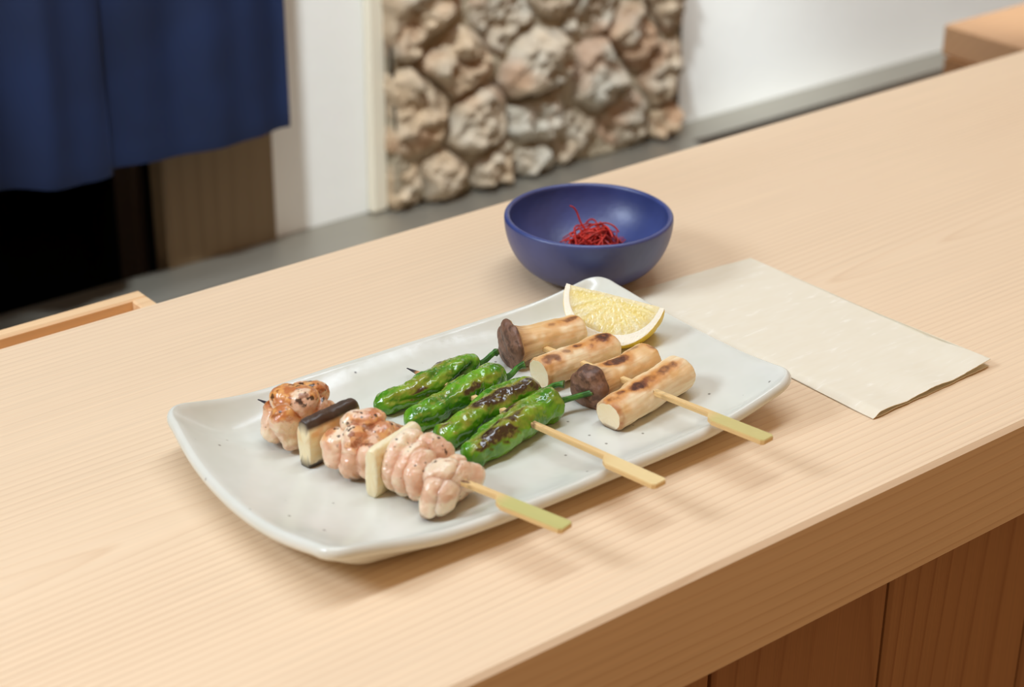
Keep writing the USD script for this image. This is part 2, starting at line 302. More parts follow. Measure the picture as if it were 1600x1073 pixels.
# ------------------------------------------------------------------ noren curtain in the doorway
nr = thing('doorway_curtain', 'dark blue split cloth curtain hanging in the doorway', 'curtain')
def noren(x0, x1, y, zb, zt, seed, amp, flare, lift=0.):
    nu, nv = 150, 90
    u, v = np.meshgrid(np.linspace(0, 1, nu), np.linspace(0, 1, nv), indexing='ij')
    X = x0 + (x1 - x0) * u; Z = zt + (zb - zt) * v
    ph = seed * 2.1 + 1.2 * np.sin(3 * u + seed) + .35 * np.sin(4 * v + 2 * u + seed)
    fold = np.sin(2 * np.pi * u * (x1 - x0) / .105 + ph) * (1 - .5 * v) + .45 * (1 - .5 * v) * np.sin(2 * np.pi * u * (x1 - x0) / .041 + 2.2 * ph)
    Y = y + amp * fold + .004 * (fbm(np.stack([X * 1.5, v * .3, 0 * X + seed], -1), 14, 3) - .5) * 2 + flare * v ** 2 * u
    Z = Z + .0015 * np.sin(5 * u + seed) * v + lift * ss(1 - u, 0, .25) * v
    f = np.stack([X, Y, Z], -1); b = f + np.array([0, .0012, 0])
    rings = np.concatenate([f, b[:, ::-1]], 1)
    return ring_mesh(rings)
obj('panel', noren(-.42, .0905, .562, -.081, 1.0, 1.0, .011, -.004, .012), M['noren'], nr, True)
obj('panel', noren(.0950, .2500, .572, -.083, 1.0, 2.6, .006, -.003), M['noren'], nr, True)
obj('panel', noren(-.78, -.426, .575, -.083, 1.0, 4.4, .010, 0), M['noren'], nr, True)
rod = trimesh.creation.cylinder(.010, 1.12, sections=24); rod.apply_transform(trimesh.transformations.rotation_matrix(np.pi / 2, (0, 1, 0))); rod.apply_translation((-.26, .569, 1.005))
obj('rod', rod, M['rod'], nr)
for xx in (-.76, .24): obj('rod_bracket', bx(xx - .008, xx + .008, .565, WY - .004, .985, 1.0, .002), M['rod'], nr, False)

# ------------------------------------------------------------------ wooden things behind the counter
wb = thing('wooden_box', 'pale open wooden box with square rim behind the left end of the counter', 'box')
X0, X1, Y0, Y1, ZR, W = -.56, -.0625, .1945, .2285, -.010, .0095
Y0 = .1925
obj('side_board', bx(X0, X1, Y1 - W, Y1, -.20, ZR, .001), M['box_wood'], wb, False)
obj('side_board', bx(X0, X1, Y0, Y0 + W * .7, -.20, ZR, .001), M['box_wood'], wb, False)
obj('end_board', bx(X1 - W, X1, Y0 + W * .7, Y1 - W, -.20, ZR, .001), M['box_wood'], wb, False)
obj('end_board', bx(X0, X0 + W, Y0 + W * .7, Y1 - W, -.20, ZR, .001), M['box_wood'], wb, False)
obj('bottom_board', bx(X0 + W, X1 - W, Y0 + W * .7, Y1 - W, -.042, -.034), M['box_wood'], wb, False)

blk = thing('wooden_block', 'thick light brown wooden block standing behind the far right of the counter', 'block')
obj('block', bx(.7925, 1.25, .215, .374, -.0770, -.050, .0015), M['block_wood'], blk, False)
obj('base', bx(.788, 1.24, .220, .366, FLOOR, -.0770), M['stand_wood'], blk, False, label='dark brown wooden base')

# ------------------------------------------------------------------ the plate
def plate_mesh():
    C = np.array([(-.1475, .0425), (-.1550, -.1010), (.1010, -.1045), (.1022, .0365)])   # corners: back left, front left, front right, back right
    rad = [.013, .010, .015, .011]; bulge = [.0055, .0025, .0055, .0045]                  # left, front, right, back edges
    pts, lift = [], []
    N = 70
    n = len(C)
    for i in range(n):
        a, b = C[i], C[(i + 1) % n]; e = b - a; L = np.linalg.norm(e); nrm = np.array([-e[1], e[0]]) / L
        if nrm @ ((a + b) / 2 - C.mean(0)) < 0: nrm = -nrm
        t0, t1 = rad[i] / L, 1 - rad[(i + 1) % n] / L
        for t in np.linspace(t0, t1, N):
            pts.append(a + e * t + nrm * bulge[i] * (1 - (2 * (t - t0) / (t1 - t0) - 1) ** 2))
        nxt = C[(i + 2) % n] - b; q0 = pts[-1]; r = rad[(i + 1) % n]; q2 = b + nxt / np.linalg.norm(nxt) * r
        for t in np.linspace(0, 1, 12)[1:-1]:
            pts.append((1 - t) ** 2 * q0 + 2 * t * (1 - t) * b + t * t * q2)
    P = np.array(pts); cen = P.mean(0)
    dc = np.min(np.linalg.norm(P[:, None] - C[None], axis=2), axis=1)
    rim = .0150 + .0080 * np.exp(-(dc / .032) ** 1.6)
    # the left end of the plate turns up a little more than the long sides
    rim += .0015 * ss(-P[:, 0], .10, .15) - .0010 * ss(P[:, 1] * -1, .07, .1) * ss(dc, .02, .06)
    inw = cen - P; dist = np.linalg.norm(inw, axis=1); inw /= dist[:, None]
    poly = Polygon(P)
    dense, T = [], .0066
    side = np.abs(P[:, 0] - cen[0]) / .128
    width = np.where(np.abs(P[:, 1] - cen[1]) / .07 > side, .022, .044)
    k = np.exp(-np.arange(-25, 26) ** 2 / (2 * 9.0 ** 2)); k /= k.sum(); width = np.convolve(np.r_[width[-25:], width, width[:25]], k, 'valid')
    nx = np.roll(P, -1, 0) - np.roll(P, 1, 0); nx = np.c_[nx[:, 1], -nx[:, 0]]; nx /= np.linalg.norm(nx, axis=1, keepdims=True)
    if np.mean(np.sum(nx * inw, 1)) > 0: nx = -nx
    def at(s):          # s: distance in from the edge as a share of the way to the centre
        return P + inw * (dist * s)[:, None]
    S = width / dist * 1.15
    zf = .0066
    rr = .0031
    rings = []
    for q in np.r_[np.linspace(1, .2, 14)]:     # bottom, from centre outwards
        pass
    ztop = lambda s: zf + (rim - zf) * np.clip(1 - s / S, 0, 1) ** 1.9
    for s in np.linspace(.98, .0, 46):
        rings.append(np.c_[at(s * (1 - .0) + 0), ztop(np.full(len(P), s))])
    base = at(0.0)
    for a in np.linspace(0, np.pi, 10)[1:]:     # the rounded lip
        rings.append(np.c_[base + nx * (rr * np.sin(a))[..., None] if False else base + nx * (rr * math.sin(a)), rim - rr * (1 - math.cos(a))])
    for s in np.linspace(0, .98, 40)[1:]:
        z = np.maximum(ztop(np.full(len(P), s)) - 2 * rr, 0.0)
        rings.append(np.c_[at(s), np.minimum(z, rim - 2 * rr)])
    m = ring_mesh(rings)
    v = np.array(m.vertices)
    wob = (fbm(v * [1, 1, 0], 22, 2, 4) - .5) * .0016 * ss(v[:, 2], .004, .012)
    v[:, 2] += wob
    return trimesh.Trimesh(v, m.faces, process=False)
obj('serving_plate', plate_mesh(), M['plate'], None, True, label='rectangular off-white glazed plate with upturned corners holding the three skewers', cat='plate')
FZ = .0067                                                           # its floor

# ------------------------------------------------------------------ bamboo sticks
def stick(tip, end, pad_len, pad_w, step_side, z0, z1, skin, burn, seed):
    """flat-handled skewer: thin tapered shaft, then a wider paddle that steps out on one side"""
    tip, end = np.array(tip), np.array(end); d = end - tip; L = np.linalg.norm(d); d = d / L; w = np.array([-d[1], d[0]]) * step_side
    h = .00145
    s1 = L - pad_len
    shape = Polygon([(0, -.0003), (.012, -h), (s1 + .004, -h), (L - .0015, -h), (L, -h + .0012), (L, pad_w - h - .0012), (L - .0015, pad_w - h), (s1 + .002, pad_w - h), (s1 - .0015, pad_w - h - .0018), (s1 - .004, h + .0004), (.012, h), (0, .0003)])
    T, c = .0024, .0003
    parts = []
    for off, t in ((0, T - 2 * c), (-c, T)):
        g = shape.buffer(off) if off else shape
        ring = np.array(g.exterior.coords)[:-1] * 1000.0; ring = ring if g.exterior.is_ccw else ring[::-1]
        parts.append(m3.Manifold.extrude(m3.CrossSection([ring]), t * 1000.0).translate((0, 0, -t * 500.0)))
    m = tri((parts[0] + parts[1]).refine_to_length(1.6))
    v = np.array(m.vertices) / 1000.0; s = v[:, 0] / L
    v[:, 2] *= np.clip(v[:, 0] / .014, .12, 1)
    p = np.c_[tip[0] + d[0] * v[:, 0] + w[0] * v[:, 1], tip[1] + d[1] * v[:, 0] + w[1] * v[:, 1], z0 + (z1 - z0) * s + v[:, 2]]
    f = np.array(m.faces); P = p[f].reshape(-1, 3); loc = v[f].reshape(-1, 3); F2 = np.arange(len(P)).reshape(-1, 3)
    q = trimesh.Trimesh(P, F2, process=False)
    if q.volume < 0: q.invert(); P = np.array(q.vertices)
    N = np.repeat(q.face_normals, 3, 0)
    if step_side < 0:
        loc = loc[:]                                                 # (same order: invert only flips the faces)
    fib = fbm(np.c_[loc[:, 0] * 40, loc[:, 1] * 1500, loc[:, 2] * 1500], 1, 3, seed)
    c = mixc(lin(214, 176, 112), lin(236, 206, 150), fib)
    pad = ss(loc[:, 0], s1 - .006, s1 + .004)
    c = mixc(c, mixc(np.array(skin) * .94, skin, fib), pad * (N[:, 2] > .6))
    c = mixc(c, lin(232, 200, 140), pad * (N[:, 2] < .6) * .7)
    tp = ss(-loc[:, 0], -.0085, -.0055); c = mixc(c, lin(196, 130, 66), ss(-loc[:, 0], -.016, -.008) * .8); c = mixc(c, lin(44, 40, 48), tp)
    b = ss(fbm(np.c_[loc[:, 0] * 260, loc[:, 1] * 700, 0 * s[f].ravel() + seed], 1, 3, seed + 3), .50, .62) * np.exp(-((loc[:, 0] - burn) / .009) ** 2)
    c = mixc(c, lin(92, 50, 34), np.clip(b * 1.3, 0, .9))
    return trimesh.Trimesh(P, q.faces, process=False), c

# ------------------------------------------------------------------ chicken
def blob(centre, axes, rolls, k=9., sub=6, seed=0, floor=FZ, rough=.0003):
    """folded meat: the far side of a bundle of rolls (chains of spheres) seen from the middle, with soft creases between the rolls"""
    ico = trimesh.creation.icosphere(subdivisions=sub); D = np.array(ico.vertices)
    D0 = D
    D = D + .16 * (np.stack([meshkit.fbm(D * 1.6 + 9.1 + i * 7, 3, seed + i) for i in range(3)], 1) - .5) * 2   # bends the rolls a little
    D /= np.linalg.norm(D, axis=1, keepdims=True)
    rs_ = [np.full(len(D), .60)]
    for chain in rolls:
        best = np.zeros(len(D))
        for (c, r) in chain:
            c = np.array(c); b = D @ c; q = b * b - (c @ c - r * r)
            best = np.maximum(best, np.where(q > 0, b + np.sqrt(np.maximum(q, 0)), 0))
        rs_.append(best)
    rs_ = np.array(rs_); mx = rs_.max(0)
    rad = mx + np.log(np.exp((rs_ - mx) * k).sum(0)) / k
    srt = np.sort(rs_, 0); crease = np.exp(-((srt[-1] - srt[-2]) / .06) ** 2) * (srt[-2] > .61)
    rad = rad - .06 * crease
    v = (D0 * rad[:, None]) @ np.array(axes) + centre                 # axes: three half-axes in the world
    m = trimesh.Trimesh(v, ico.faces, process=False); v = np.array(trimesh.smoothing.filter_taubin(m, iterations=8).vertices)
    n = trimesh.Trimesh(v, ico.faces, process=False).vertex_normals
    v = v + n * ((fbm(v, 48, 2, seed + 17) - .5) * .0050 + (fbm(v, 120, 3, seed) - .5) * .0026 + (fbm(v, 330, 3, seed + 5) - .5) * .0006 + (fbm(v, 900, 2, seed + 6) - .5) * rough)[:, None]
    lo = floor + .0003; v[:, 2] = np.where(v[:, 2] < lo + .002, lo + .002 * np.exp((v[:, 2] - lo - .002) / .002), v[:, 2])
    return trimesh.Trimesh(v, ico.faces, process=False), crease

def roll(x, a0, a1, r, ring=.50, drift=0., n=12, taper=.0):
    """a fold lying over the stick at x, from angle a0 to a1 (degrees; 0 = away from the viewer, 90 = up, 180 = the viewer's side)"""
    out = []
    for t in np.linspace(0, 1, n):
        a = math.radians(a0 + (a1 - a0) * t); out.append(((x + drift * (t - .5), ring * math.cos(a), ring * math.sin(a)), r * (1 - taper * abs(2 * t - 1) ** 2)))
    return out
def knob(x, y, z, r): return [((x, y, z), r)]

S1 = np.array([-.0730 + .106, -.0984 - .0298, 0]); S1 /= np.linalg.norm(S1); W1 = np.array([-S1[1], S1[0], 0])
sk1 = thing('chicken_skewer', 'skewer of grilled chicken and leek pieces, nearest the left end of the plate', 'skewer')
m, c = stick((-.1065, .0312), (-.0655, -.1400), .033, .0086, -1, .0196, .0212, lin(196, 190, 118), .118, 1)
obj('bamboo_stick', m, M['bamboo'], sk1, False, c)
def chicken_piece(centre, la, lw, lz, seed, rolls, brown, k=34.):
    ax = [S1 * la, W1 * lw, np.array([0, 0, lz])]
    m, cr = blob(np.array(centre), ax, rolls, k, seed=seed)
    v = np.array(m.vertices); N = np.array(m.vertex_normals)
    pink, cream, deep = lin(228, 188, 158), lin(242, 220, 190), lin(208, 156, 122)
    c = mixc(pink, cream, ss(fbm(v, 120, 3, seed + 1), .35, .68))
    c = mixc(c, deep, np.clip(ss(fbm(v, 150, 3, seed + 9), .52, .75) * .7 + cr * .35, 0, .85))
    top = ss(N[:, 2], .02, .55) * ss(v[:, 2], centre[2] - .001, centre[2] + .007)
    amber = top * ss(fbm(v, 110, 4, seed + 2), .60 - .30 * brown, .74 - .30 * brown)
    c = mixc(c, mixc(lin(222, 158, 84), lin(184, 104, 40), ss(fbm(v, 260, 3, seed + 12), .4, .65)), np.clip(amber * 1.15, 0, .92) * min(1, .25 + brown))
    dark = top * ss(fbm(v, 260, 4, seed + 3), .67 - .08 * brown, .76 - .08 * brown) * ss(brown + amber * .5, .2, .8)
    c = mixc(c, lin(128, 62, 24), np.clip(dark, 0, .7))
    c = mixc(c, lin(40, 22, 14), top * ss(fbm(v, 420, 3, seed + 4), .73 - .10 * brown, .77 - .10 * brown) * .9)
    c = mixc(c, lin(46, 26, 16), ss(fbm(v, 700, 2, seed + 6), .84, .88) * .8)
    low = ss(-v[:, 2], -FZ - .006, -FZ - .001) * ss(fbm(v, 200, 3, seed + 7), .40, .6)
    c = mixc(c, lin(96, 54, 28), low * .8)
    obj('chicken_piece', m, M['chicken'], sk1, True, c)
def leek_piece(centre, la, lw, lz, seed, charred, tilt=0.):
    """short cut length of leek: an oval log across the stick, ends cut flat"""
    K, n = 72, 26
    a = W1 * math.cos(tilt) + S1 * math.sin(tilt); e = np.cross(a, [0, 0, 1.0]); rings = []
    for t in np.linspace(-1, 1, n):
        th = np.linspace(0, 2 * np.pi, K, endpoint=False)
        edge = 1 - .10 * max(0, (abs(t) - .82) / .18) ** 2
        wob = 1 + .05 * math.sin(3 * t + seed)
        x = np.sign(np.cos(th)) * np.abs(np.cos(th)) ** .7 * la * edge * wob; z = np.sign(np.sin(th)) * np.abs(np.sin(th)) ** .7 * lz * edge
        rings.append(np.array(centre) + a * (t * lw) + e * x[:, None] + np.array([0, 0, 1.0]) * z[:, None])
    for q in (.66, .3):                                               # layered end
        rings.append((rings[-1] if q == .66 else endr) * 1); endr = rings[n - 1]
        rings[-1] = endr.mean(0) + (endr - endr.mean(0)) * q - a * (.0004 if q == .66 else -.0002)
    m = ring_mesh(rings); m = m.subdivide(); v = np.array(m.vertices)
    n_ = np.array(m.vertex_normals); v = v + n_ * ((fbm(v, 180, 3, seed) - .5) * .0016)[:, None]; v[:, 2] = np.maximum(v[:, 2], FZ + .0002)
    m = trimesh.Trimesh(v, m.faces, process=False); N = np.array(m.vertex_normals); rel = v - np.array(centre)
    A_ = rel @ a; E_ = rel @ e
    fib = fbm(np.c_[A_ * 60, E_ * 900, v[:, 2] * 900], 1, 3, seed)
    c = mixc(lin(236, 214, 160), lin(246, 236, 204), fib)
    if charred:
        c = mixc(c, lin(226, 170, 96), ss(fbm(v, 160, 3, seed + 2), .4, .65) * .7 * ss(rel[:, 2], -.004, .006))
        strip = ss(rel[:, 2], lz * .55, lz * .80) * ss(fbm(np.c_[A_ * 90, E_ * 300, rel[:, 2] * 0], 1, 3, 4) + .35, .5, .62)
        c = mixc(c, mixc(lin(36, 26, 24), lin(70, 48, 40), fib), np.clip(strip * 1.2, 0, .97))
        c = mixc(c, lin(40, 30, 30), ss(-rel[:, 2], lz * .45, lz * .75) * ss(fbm(v, 240, 3, 8), .35, .55) * .95)
    else:
        c = mixc(c, lin(222, 178, 110), ss(fbm(v, 140, 3, seed + 3), .55, .75) * .5)
    obj('leek_piece', m, M['leek'], sk1, True, c, label='leek piece charred black on top' if charred else 'pale leek piece')
def on1(t, z): return np.array([-.1065, .0312, 0]) + np.array([.041, -.1712, 0]) * t + np.array([0, 0, z])
CZ = .0205
def chain(a, b, r, n=8, r2=None):
    """a lobe drawn out from a to b"""
    a, b = np.array(a, float), np.array(b, float); return [(tuple(a + (b - a) * t), r + ((r2 or r) - r) * t) for t in np.linspace(0, 1, n)]
chicken_piece(on1(.140, CZ + .0005), .0150, .0172, .0150, 21, [chain((-.55, -.30, .05), (-.38, -.55, -.42), .40), chain((.12, -.55, .02), (.28, -.50, -.50), .47, r2=.40), chain((-.30, -.10, .40), (.28, .00, .45), .47), chain((-.15, .40, .30), (.05, .55, .32), .46),
              chain((.45, .30, .10), (.50, .55, -.20), .44), knob(.0, .2, -.45, .5)], .95)
leek_piece(on1(.250, CZ - .003), .0043, .0150, .0125, 3, True, .10)
chicken_piece(on1(.370, CZ), .0165, .0182, .0148, 33, [chain((-.50, -.42, .05), (-.42, -.48, -.35), .44, r2=.38), chain((.02, -.30, .30), (.16, -.58, -.20), .36), chain((.16, -.58, -.20), (.12, -.50, -.60), .36, r2=.30), chain((-.35, .05, .45), (-.02, .28, .48), .40),
              chain((.35, .28, .25), (.52, .62, .00), .43), chain((.52, -.28, .05), (.50, -.40, -.40), .40), knob(-.1, .3, -.45, .5)], .60)
leek_piece(on1(.463, CZ - .003), .0034, .0160, .0122, 5, False, -.05)
chicken_piece(on1(.545, CZ - .001), .0125, .0168, .0144, 47, [roll(-.58, 60, 235, .40, .50, .15), roll(-.05, 95, 240, .36, .56, -.25, taper=-.12), roll(.50, 120, 232, .40, .52, .15), chain((.0, .35, .40), (.3, .55, .15), .47), knob(-.45, .5, .1, .42), knob(0, .4, -.4, .45)], .20)
chicken_piece(on1(.632, CZ - .003), .0105, .0165, .0124, 58, [chain((-.30, -.25, .45), (.10, -.10, .52), .40), chain((.12, -.52, .15), (.05, -.62, -.45), .38, r2=.42), chain((.40, .18, .25), (.45, .58, -.05), .43), chain((.45, -.40, .0), (.40, -.45, -.45), .36), knob(.0, .3, -.4, .5), knob(-.3, .5, .1, .40)], .22)

# ------------------------------------------------------------------ peppers
sk2 = thing('pepper_skewer', 'skewer of four blistered green peppers in the middle of the plate', 'skewer')
m, c = stick((-.0262, .0278), (-.0120, -.1374), .030, .0083, -1, .0118, .0206, lin(234, 208, 150), .082, 2)
obj('bamboo_stick', m, M['bamboo'], sk2, False, c)
def pepper(pts, stem, rmax, seed, char):
    n, K = 150, 96
    c3 = np.array([(x, y, z) for x, y, z in pts]); C = spline(c3, n); t, s, u = frames(C)
    q = np.linspace(0, 1, n); r = np.random.default_rng(seed)
    prof = rmax * (np.clip(q / .07, 0, 1) ** .5) * (.80 + .20 * ss(q, .05, .75)) * np.sqrt(np.clip(1 - ((q - .86) / .14).clip(0) ** 2.4, .02, 1))
    prof *= 1 + .07 * np.sin(q * 9 + seed) + .05 * np.sin(q * 19 + 2 * seed)
    th = np.linspace(0, 2 * np.pi, K, endpoint=False)
    TH, Q = np.meshgrid(th, q); 
    ph = [r.uniform(0, 6.28) for _ in range(4)]
    cre = np.zeros_like(TH)
    for k_ in range(4):
        a0 = ph[k_] + 1.0 * np.sin(3.0 * Q + k_ + seed) + .8 * Q
        dlt = np.angle(np.exp(1j * (TH - a0))); cre += np.exp(-(dlt / .26) ** 2) * (.35 + .65 * np.sin(6 * Q + k_ * 2 + seed) ** 2)
    cre *= ss(Q, .02, .15) * (1 - ss(Q, .85, .98))
    rad = prof[:, None] * (1 - .17 * cre)
    p = C[:, None] + s[:, None] * (rad * np.cos(TH))[..., None] + u[:, None] * (rad * np.sin(TH) * .93)[..., None]
    w = (fbm(p, 130, 3, seed) - .5) * .0030 + (fbm(p, 420, 3, seed + 4) - .5) * .0010
    nrm = s[:, None] * np.cos(TH)[..., None] + u[:, None] * np.sin(TH)[..., None]
    p = p + nrm * (w * ss(prof, 0, .003)[:, None])[..., None]
    p[..., 2] = np.maximum(p[..., 2], FZ + .0002)
    m = ring_mesh(p); v = np.array(m.vertices); N = np.array(m.vertex_normals); Qv = np.r_[Q.ravel(), 0, 1]; cv = np.r_[cre.ravel(), 0, 0]
    g1, g2, g3 = lin(64, 126, 14), lin(108, 166, 30), lin(150, 154, 46)
    c = mixc(g1, g2, ss(fbm(v, 120, 3, seed + 1), .35, .7))
    c = mixc(c, lin(36, 88, 12), cv * .45)
    up = ss(N[:, 2], .25, .8)
    B = fbm(np.c_[v[:, 0] * 55, v[:, 1] * 130, v[:, 2] * 0], 1, 3, seed + 2)
    c = mixc(c, g3, up * ss(B, .42, .60) * .75)
    c = mixc(c, lin(120, 100, 36), up * ss(B, .52, .63) * .7)
    c = mixc(c, lin(54, 30, 18), np.clip(up * 1.3, 0, 1) * ss(B, .60 - char, .65 - char) * .95)
    c = mixc(c, lin(170, 160, 70), up * ss(fbm(v, 500, 3, seed + 8), .58, .7) * .35)
    pe = obj('pepper', m, M['pepper'], sk2, True, c)
    # stalk with a flared calyx
    S = spline([C[-1] - t[-1] * .003, C[-1] + t[-1] * .001] + [np.array(x) for x in stem], 40); ts, s2, u2 = frames(S)
    qq = np.linspace(0, 1, 40); rr = .0013 + .0030 * np.exp(-qq / .09) + .0006 * ss(qq, .85, 1); th = np.linspace(0, 2 * np.pi, 20, endpoint=False)
    rib = 1 + .10 * np.cos(5 * th)
    rings = S[:, None] + s2[:, None] * (rr[:, None] * np.cos(th) * rib)[..., None] + u2[:, None] * (rr[:, None] * np.sin(th) * rib)[..., None]
    ms = ring_mesh(rings); vv = np.array(ms.vertices)
    cs = mixc(lin(70, 128, 40), lin(44, 92, 30), ss(fbm(vv, 400, 3, seed), .35, .65))
    cs = mixc(cs, lin(120, 120, 60), np.r_[np.repeat(ss(qq, .93, 1), 20), 0, 1] * .6)
    obj('stem', ms, M['pepper_stem'], pe, True, cs)
Z = .0150
pepper([(-.0605, .0064, .0112), (-.0416, .0042, .0125), (-.0206, .0076, .0128), (-.0041, .0103, .0130), (.0035, .0092, .0128)], [(.0075, .0094, .0132), (.0155, .0116, .0140)], .0074, 3, .01)
pepper([(-.0585, -.0162, .0112), (-.0366, -.0139, .0125), (-.0168, -.0097, .0130), (-.0024, -.0083, .0132), (.0047, -.0099, .0130)], [(.0106, -.0083, .0132), (.0177, -.0077, .0145)], .0081, 8, .05)
pepper([(-.0562, -.0390, .0115), (-.0349, -.0334, .0130), (-.0154, -.0296, .0135), (-.0005, -.0299, .0138), (.0075, -.0322, .0135)], [(.0133, -.0318, .0135), (.0199, -.0340, .0140)], .0082, 14, -.01)
pepper([(-.0572, -.0592, .0118), (-.0366, -.0542, .0135), (-.0180, -.0493, .0142), (-.0023, -.0460, .0142), (.0071, -.0458, .0140)], [(.0144, -.0467, .0140), (.0230, -.0510, .0160)], .0090, 23, .01)

# ------------------------------------------------------------------ mushrooms
sk3 = thing('mushroom_skewer', 'skewer of four grilled king oyster mushroom pieces beside the lemon wedge', 'skewer')
m, c = stick((.0324, .0156), (.0495, -.1395), .031, .0083, -1, .0148, .0215, lin(204, 190, 122), .085, 3)
obj('bamboo_stick', m, M['bamboo'], sk3, False, c)
def stalk(a, b, ra, rb, seed, spots, cut, flare=0., sq=.9, sag=.0):
    """length of mushroom stalk from a to b. spots: (share along, across -1..1, length, width, strength). cut: pale bare face at the a end"""
    a, b = np.array(a), np.array(b); n, K = 120, 96; L = np.linalg.norm(b - a)
    q = np.linspace(0, 1, n); C = a + (b - a) * q[:, None]; C[:, 2] += sag * np.sin(np.pi * q); t, s, u = frames(C)
    R_ = ra + (rb - ra) * q; R_ = R_ + flare * np.exp(-q / .13)
    endr = np.sqrt(np.clip(1 - np.clip((q - (1 - .0045 / L)) / (.0045 / L), 0, 1) ** 2.2, .12, 1)); st = np.sqrt(np.clip(1 - np.clip((.0018 / L - q) / (.0018 / L), 0, 1) ** 2.2 * .25, .1, 1))
    R_ = R_ * endr * st
    th = np.linspace(0, 2 * np.pi, K, endpoint=False); TH, Q = np.meshgrid(th, q)
    pw = lambda x: np.sign(x) * np.abs(x) ** sq
    p = C[:, None] + s[:, None] * (R_[:, None] * pw(np.cos(TH)))[..., None] + u[:, None] * (R_[:, None] * pw(np.sin(TH)) * .92)[..., None]
    nrm = s[:, None] * np.cos(TH)[..., None] + u[:, None] * np.sin(TH)[..., None]
    p = p + nrm * ((fbm(p, 90, 3, seed) - .5) * .0030 + (fbm(np.stack([Q * L * 90, TH * 4, 0 * Q + seed], -1), 1, 3) - .5) * .0009)[..., None]
    p[..., 2] = np.maximum(p[..., 2], FZ + .0002)
    rings = list(p)
    if cut:
        e = p[0]; c0 = e.mean(0)
        rings = [c0 + (e - c0) * k_ + t[0] * d_ for k_, d_ in ((.12, .0006), (.4, .0005), (.7, .0003), (.86, .0001), (.95, -.0001))] + rings
    m = ring_mesh(rings); v = np.array(m.vertices); N = np.array(m.vertex_normals); nc = 5 * K if cut else 0
    Qv = np.r_[np.zeros(nc), Q.ravel(), 0, 1]; rel = v - (a + (b - a) * Qv[:, None]); Ac = (rel @ s[n // 2]) / max(ra, rb); up = ss(N[:, 2], .0, .5)
    fib = fbm(np.c_[Qv * L * 60, np.arctan2(rel @ u[n // 2], rel @ s[n // 2]) * 9, 0 * Qv + seed], 1, 3, seed)
    c = mixc(lin(234, 204, 158), lin(243, 222, 184), ss(fib, .3, .65))
    c = mixc(c, lin(222, 172, 104), ss(fbm(v, 100, 3, seed + 1), .38, .66) * .75 * up)
    c = mixc(c, lin(190, 130, 72), (ss(-Qv, -.10, -.01) + ss(Qv, .95, 1)) * .55 * ss(fbm(v, 220, 3, seed + 7), .35, .6))
    if flare: c = mixc(c, mixc(lin(150, 100, 62), lin(206, 160, 108), ss(fib, .35, .6)), ss(-Qv, -.30, -.02) * .8)
    if cut: 
        face = np.zeros(len(v)); face[:nc] = 1; face[len(v) - 2] = 1
        c = mixc(c, mixc(lin(250, 226, 184), lin(254, 238, 206), fib), face)
        c = mixc(c, lin(168, 96, 44), ss(-Qv, -.05, -.005) * (1 - face) * ss(fbm(v, 260, 3, seed + 5), .3, .6) * .7)
    for (sq_, sa, sl, sw, st_) in spots:
        dd = ((Qv - sq_) / sl) ** 2 + ((Ac - sa) / sw) ** 2; nz = (fbm(v, 170, 4, seed + 3) - .5) * 4.2; f_ = dd + nz
        c = mixc(c, lin(206, 138, 62), up * ss(-f_, -3.6, -.9) * min(1, st_ + .2) * .85)
        c = mixc(c, lin(126, 62, 26), up * ss(-f_, -1.15, -.5) * st_ * .9)
        c = mixc(c, lin(66, 28, 16), up * ss(-f_, -.75, -.1) * ss(fbm(v, 420, 3, seed + 6), .36, .55) * st_ * .9)
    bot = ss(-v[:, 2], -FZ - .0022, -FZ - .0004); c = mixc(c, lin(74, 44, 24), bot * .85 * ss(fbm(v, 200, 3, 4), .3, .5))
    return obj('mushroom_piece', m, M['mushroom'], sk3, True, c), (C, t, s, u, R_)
def cap(par, c0, t, s, u, r, depth, seed, tilt):
    """half a cap: a dome turned away from the stalk with a thin rim"""
    K, n = 80, 34; ax = -np.array(t); s = np.array(s); u = np.array(u)
    rings = []
    for q in np.linspace(0.03, 1, n):                                 # dome from the crown to the rim
        a = q * np.pi / 2 * 1.10; th = np.linspace(0, 2 * np.pi, K, endpoint=False)
        rad = r * np.sin(min(a, np.pi / 2)) * (1 + .04 * np.sin(3 * th + seed) + .03 * np.sin(7 * th))
        rings.append(c0 + ax * (depth * math.cos(a) if a < np.pi / 2 else depth * math.cos(a) * 1.6) + s * (rad * np.cos(th))[:, None] + u * (rad * np.sin(th) * 1.05)[:, None])
    for k_, d_ in ((.93, -.0010), (.75, -.0006), (.5, .0002), (.3, .0006)):
        e = rings[n - 1]; rings.append(e.mean(0) + (e - e.mean(0)) * k_ + ax * d_)
    m = ring_mesh(rings); v = np.array(m.vertices); N = np.array(m.vertex_normals)
    v = v + N * ((fbm(v, 150, 3, seed) - .5) * .0022)[:, None]; v[:, 2] = np.maximum(v[:, 2], FZ + .0002)
    m = trimesh.Trimesh(v, m.faces, process=False)
    c = mixc(lin(104, 70, 52), lin(146, 108, 84), fbm(v, 260, 4, seed)); c = mixc(c, lin(60, 38, 28), ss(fbm(v, 420, 3, seed + 2), .5, .65) * .6)
    f_ = np.r_[np.zeros(n * K), np.ones(4 * K), 0, 1]; c = mixc(c, lin(206, 170, 124), f_)
    obj('cap', m, M['cap'], par, True, c, label='brown mushroom cap')
pc, (C, t, s, u, r) = stalk((.0215, .0085, .0165), (.0615, .0010, .0165), .0072, .0088, 2, [(.78, .1, .14, .3, .7), (.55, .2, .08, .2, .35)], False, .0048)
cap(pc, C[0] - t[0] * .0003, t[0], s[0], u[0], .0122, .0030, 1, 0)
